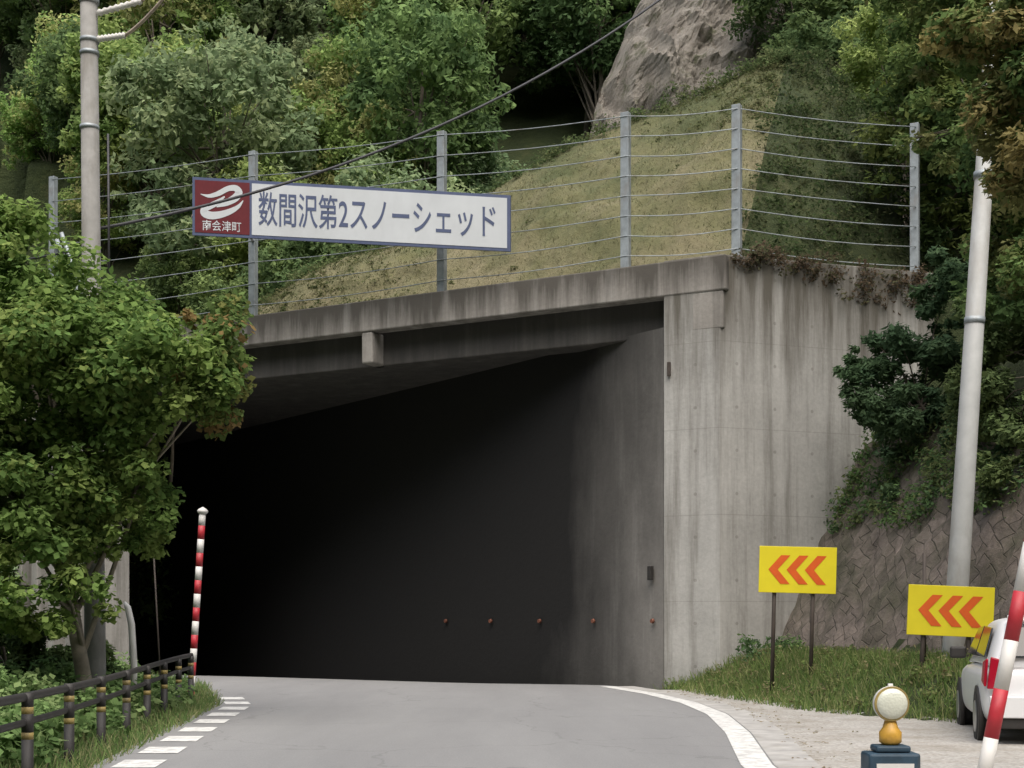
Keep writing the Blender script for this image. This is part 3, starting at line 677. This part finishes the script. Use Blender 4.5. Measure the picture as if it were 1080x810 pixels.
# ------------------------------------------------------------ foreground trees
MAP=[(.125,.185,.038),(.155,.215,.043),(.10,.16,.034),(.175,.22,.048)]
cr=[((-6.6,20,5.0),(1.9,1.8,1.25),86),((-5.0,19.6,4.8),(1.25,1.2,.95),56),((-7.5,20,6.3),(1.1,1.2,1.15),48),((-6.7,20,3.3),(1.8,1.5,1.0),70),((-8.6,20,4.6),(1.6,1.8,1.8),56),((-5.5,20,2.9),(.9,.9,.7),28),((-6.5,19.6,1.9),(1.1,1,.8),22)]
tree('maple_tree',(-6.0,21,-1.6),(-6.7,20.3,5.4),.15,cr,.11,MAP,95000,30,M_barkl,.75,.8,clr=.28)
tree('maple_tree.001',(-4.9,20.4,3.4),(-4.6,19.9,4.9),.03,[((-4.2,19.6,4.95),(.5,.6,1.0),26)],.10,[(.30,.16,.05),(.20,.19,.05),(.16,.20,.05),(.24,.13,.05),(.14,.19,.045)],3000,8,M_bark,.75,.7,clr=.34)
tree('broadleaf_tree',(-11.6,28,-2.5),(-12.0,28.5,6),.13,[((-11.6,28,.2),(1.8,1.8,1.1),34),((-12.5,30,5.8),(2,2,1.8),40)],.2,PALS[3]+PALS[0],12000,16)
tree('shrub',(-8.2,23,-1.5),(-8.3,23,1.4),.06,[((-8.2,23,.5),(1.7,1.3,.9),56),((-7.2,22.6,.4),(.9,.9,.7),34)],.12,PALS[0]+PALS[3],17000,14)
R2=[(.12,.17,.045),(.15,.19,.05),(.18,.20,.06),(.09,.135,.04),(.19,.18,.065)]
tree('broadleaf_tree.001',(12.0,32.5,8),(11,33,14),.2,[((11.2,33,13.2),(2.6,2.2,3.3),110),((10.2,33,10.8),(1.0,1,1.6),34)],.18,PALS[1]+PALS[0],34000,26,up=.8,clr=.23)
tree('broadleaf_tree.002',(10.6,25,7.5),(9.8,24.5,12),.14,[((9.9,24.6,10.2),(2.0,2,2.9),90),((8.3,24.5,11.8),(1.5,1.4,1.5),66),((9.0,24.5,7.4),(1.4,1.4,1.2),50),((7.3,24.6,12.5),(1.3,1,1.0),38),((7.6,24.6,9.9),(.8,.8,.9),24)],.14,R2,54000,28,up=.9,clr=.23)
tree('oak_tree',(9.2,18.5,5.5),(7.3,17.6,9.0),.09,[((6.6,17.3,7.9),(.95,1.1,1.5),74),((5.85,17.3,8.7),(.8,.8,.6),34),((7.6,17.6,6.6),(.8,.8,.9),34)],.12,R2+[(.22,.17,.06),(.24,.18,.07)],26000,24,elong=.45,clr=.25,up=.9)
tree('shrub.001',(8.6,28,4.6),(7.6,27.9,6.4),.07,[((7.8,28,6.1),(1.35,1.2,1.2),64),((8.2,27.6,4.5),(1.1,1.0,1.3),50),((7.0,28.4,6.5),(.5,.6,.4),14),((8.9,28,7.7),(1.0,1.0,1.0),44)],.15,[(.075,.14,.065),(.10,.17,.075),(.065,.12,.05)],24000,20,elong=.4,up=.9)
tree('shrub.002',(9.4,23.5,4.6),(8.9,24.4,6.6),.07,[((9.0,24.6,5.6),(1.5,1.4,1.5),74),((8.6,23.8,4.0),(1.0,1,1.0),40)],.13,[(.08,.12,.042),(.10,.15,.048),(.12,.165,.052)],24000,18,up=.9)
P=[]
for _ in range(250):
    y=14+rng.random()*16.5; t=.62+.43*rng.random(); P.append((xr(y)-.2+2.55*t,y,.2+5.0*t))
P=np.array(P); LV,LC=leaf_arrays(P,.18+.28*rng.random(250),np.full(250,70),.10,[(.08,.13,.045),(.10,.155,.045),(.14,.16,.055)],up=.8); foliage_obj('slope_weeds',LV,LC,[],[M_leaf])

# ------------------------------------------------------------ verge grass and weeds
P=[]
while len(P)<13000:
    y=16+rng.random()*14.2; x=3+rng.random()*6; b_=interp(y,BND)
    if x<b_-.15+.3*rng.random() or x>xr(y)+.15: continue
    P.append((x,y,H(x,y)-.02))
LV,LC=blades(P,.20,.022,[(.14,.20,.045),(.19,.23,.06),(.27,.26,.11),(.11,.17,.04)],.4); foliage_obj('verge_grass',LV,LC,[],[M_leaf])
idx=rng.integers(len(P),size=170); Q=np.array(P)[idx]+np.array([0,0,.10]); LV,LC=leaf_arrays(Q,.1+.2*rng.random(170),np.full(170,38),.07,[(.11,.18,.045),(.14,.21,.05),(.18,.21,.07),(.24,.22,.10)],up=.9); foliage_obj('verge_weeds',LV,LC,[],[M_leaf])
Q=np.array([(4.6+rng.random()*1.3,28.6-rng.random()*1.2,.3+rng.random()*.75) for _ in range(26)])
LV,LC=leaf_arrays(Q,np.full(26,.26),np.full(26,70),.09,[(.075,.12,.045),(.11,.16,.05)]); foliage_obj('wall_foot_weeds',LV,LC,[],[M_leaf])
P=[];Q=[]
for _ in range(12000):
    y=8+rng.random()*27; le_=interp(y,LEFT); x=le_+.12-rng.random()**1.3*2.2; P.append((x,y,H(x,y)-.02))
LV,LC=blades(P,.16,.02,[(.12,.18,.045),(.16,.21,.055),(.24,.23,.10)],.45); foliage_obj('verge_grass.001',LV,LC,[],[M_leaf])
for _ in range(860):
    y=9+rng.random()*20; le_=interp(y,LEFT); d=.35+rng.random()**.8*5; x=le_-d; Q.append((x,y,max(H(x,y),-.6)+.10+.65*min(1,d/2.2)*rng.random()))
LV,LC=leaf_arrays(np.array(Q),.14+.24*rng.random(860),np.full(860,66),.10,[(.11,.19,.05),(.14,.23,.065),(.085,.15,.04),(.17,.24,.08)],up=.9,elong=.75); foliage_obj('verge_weeds.001',LV,LC,[],[M_leaf])
P=np.array([(interp(y,RIGHT)+.15+abs(rng.normal())*.4,y,.035) for y in 8+rng.random(180)*20])
LV,LC=leaf_arrays(P,np.full(180,.05),np.full(180,2),.05,[(.28,.22,.13),(.23,.17,.10),(.28,.24,.13)],up=4,flat=.05); foliage_obj('fallen_leaves',LV,LC,[],[M_leaf])

# ------------------------------------------------------------ light, world, camera
el=math.radians(62); az=math.radians(172)
w=bpy.data.worlds.new('World'); S.world=w; w.use_nodes=True; nt=w.node_tree
sky=nt.nodes.new('ShaderNodeTexSky'); sky.sky_type='NISHITA'; sky.sun_disc=False; sky.sun_elevation=el; sky.sun_rotation=az; sky.air_density=1.0; sky.dust_density=5.0; sky.ozone_density=.6
bg=nt.nodes['Background']; bg.inputs['Strength'].default_value=.15; nt.links.new(sky.outputs[0],bg.inputs['Color'])
sl=bpy.data.lights.new('sun','SUN'); sl.energy=4.0; sl.angle=math.radians(75); sl.color=(1,.97,.925)
so=bpy.data.objects.new('sun',sl); C.objects.link(so)
d=Vector((math.sin(az)*math.cos(el),math.cos(az)*math.cos(el),math.sin(el))); so.rotation_euler=d.to_track_quat('Z','Y').to_euler()
cam=bpy.data.cameras.new('camera'); co=bpy.data.objects.new('camera',cam); C.objects.link(co); co.location=(0,0,1.4); co.rotation_euler=(math.radians(90),0,0)
cam.sensor_width=36; cam.lens=36*1500/1080; cam.shift_y=250/1080; cam.clip_end=2000; cam.clip_start=.1
S.camera=co
S.view_settings.view_transform='Standard'; S.view_settings.look='None'; S.view_settings.exposure=0
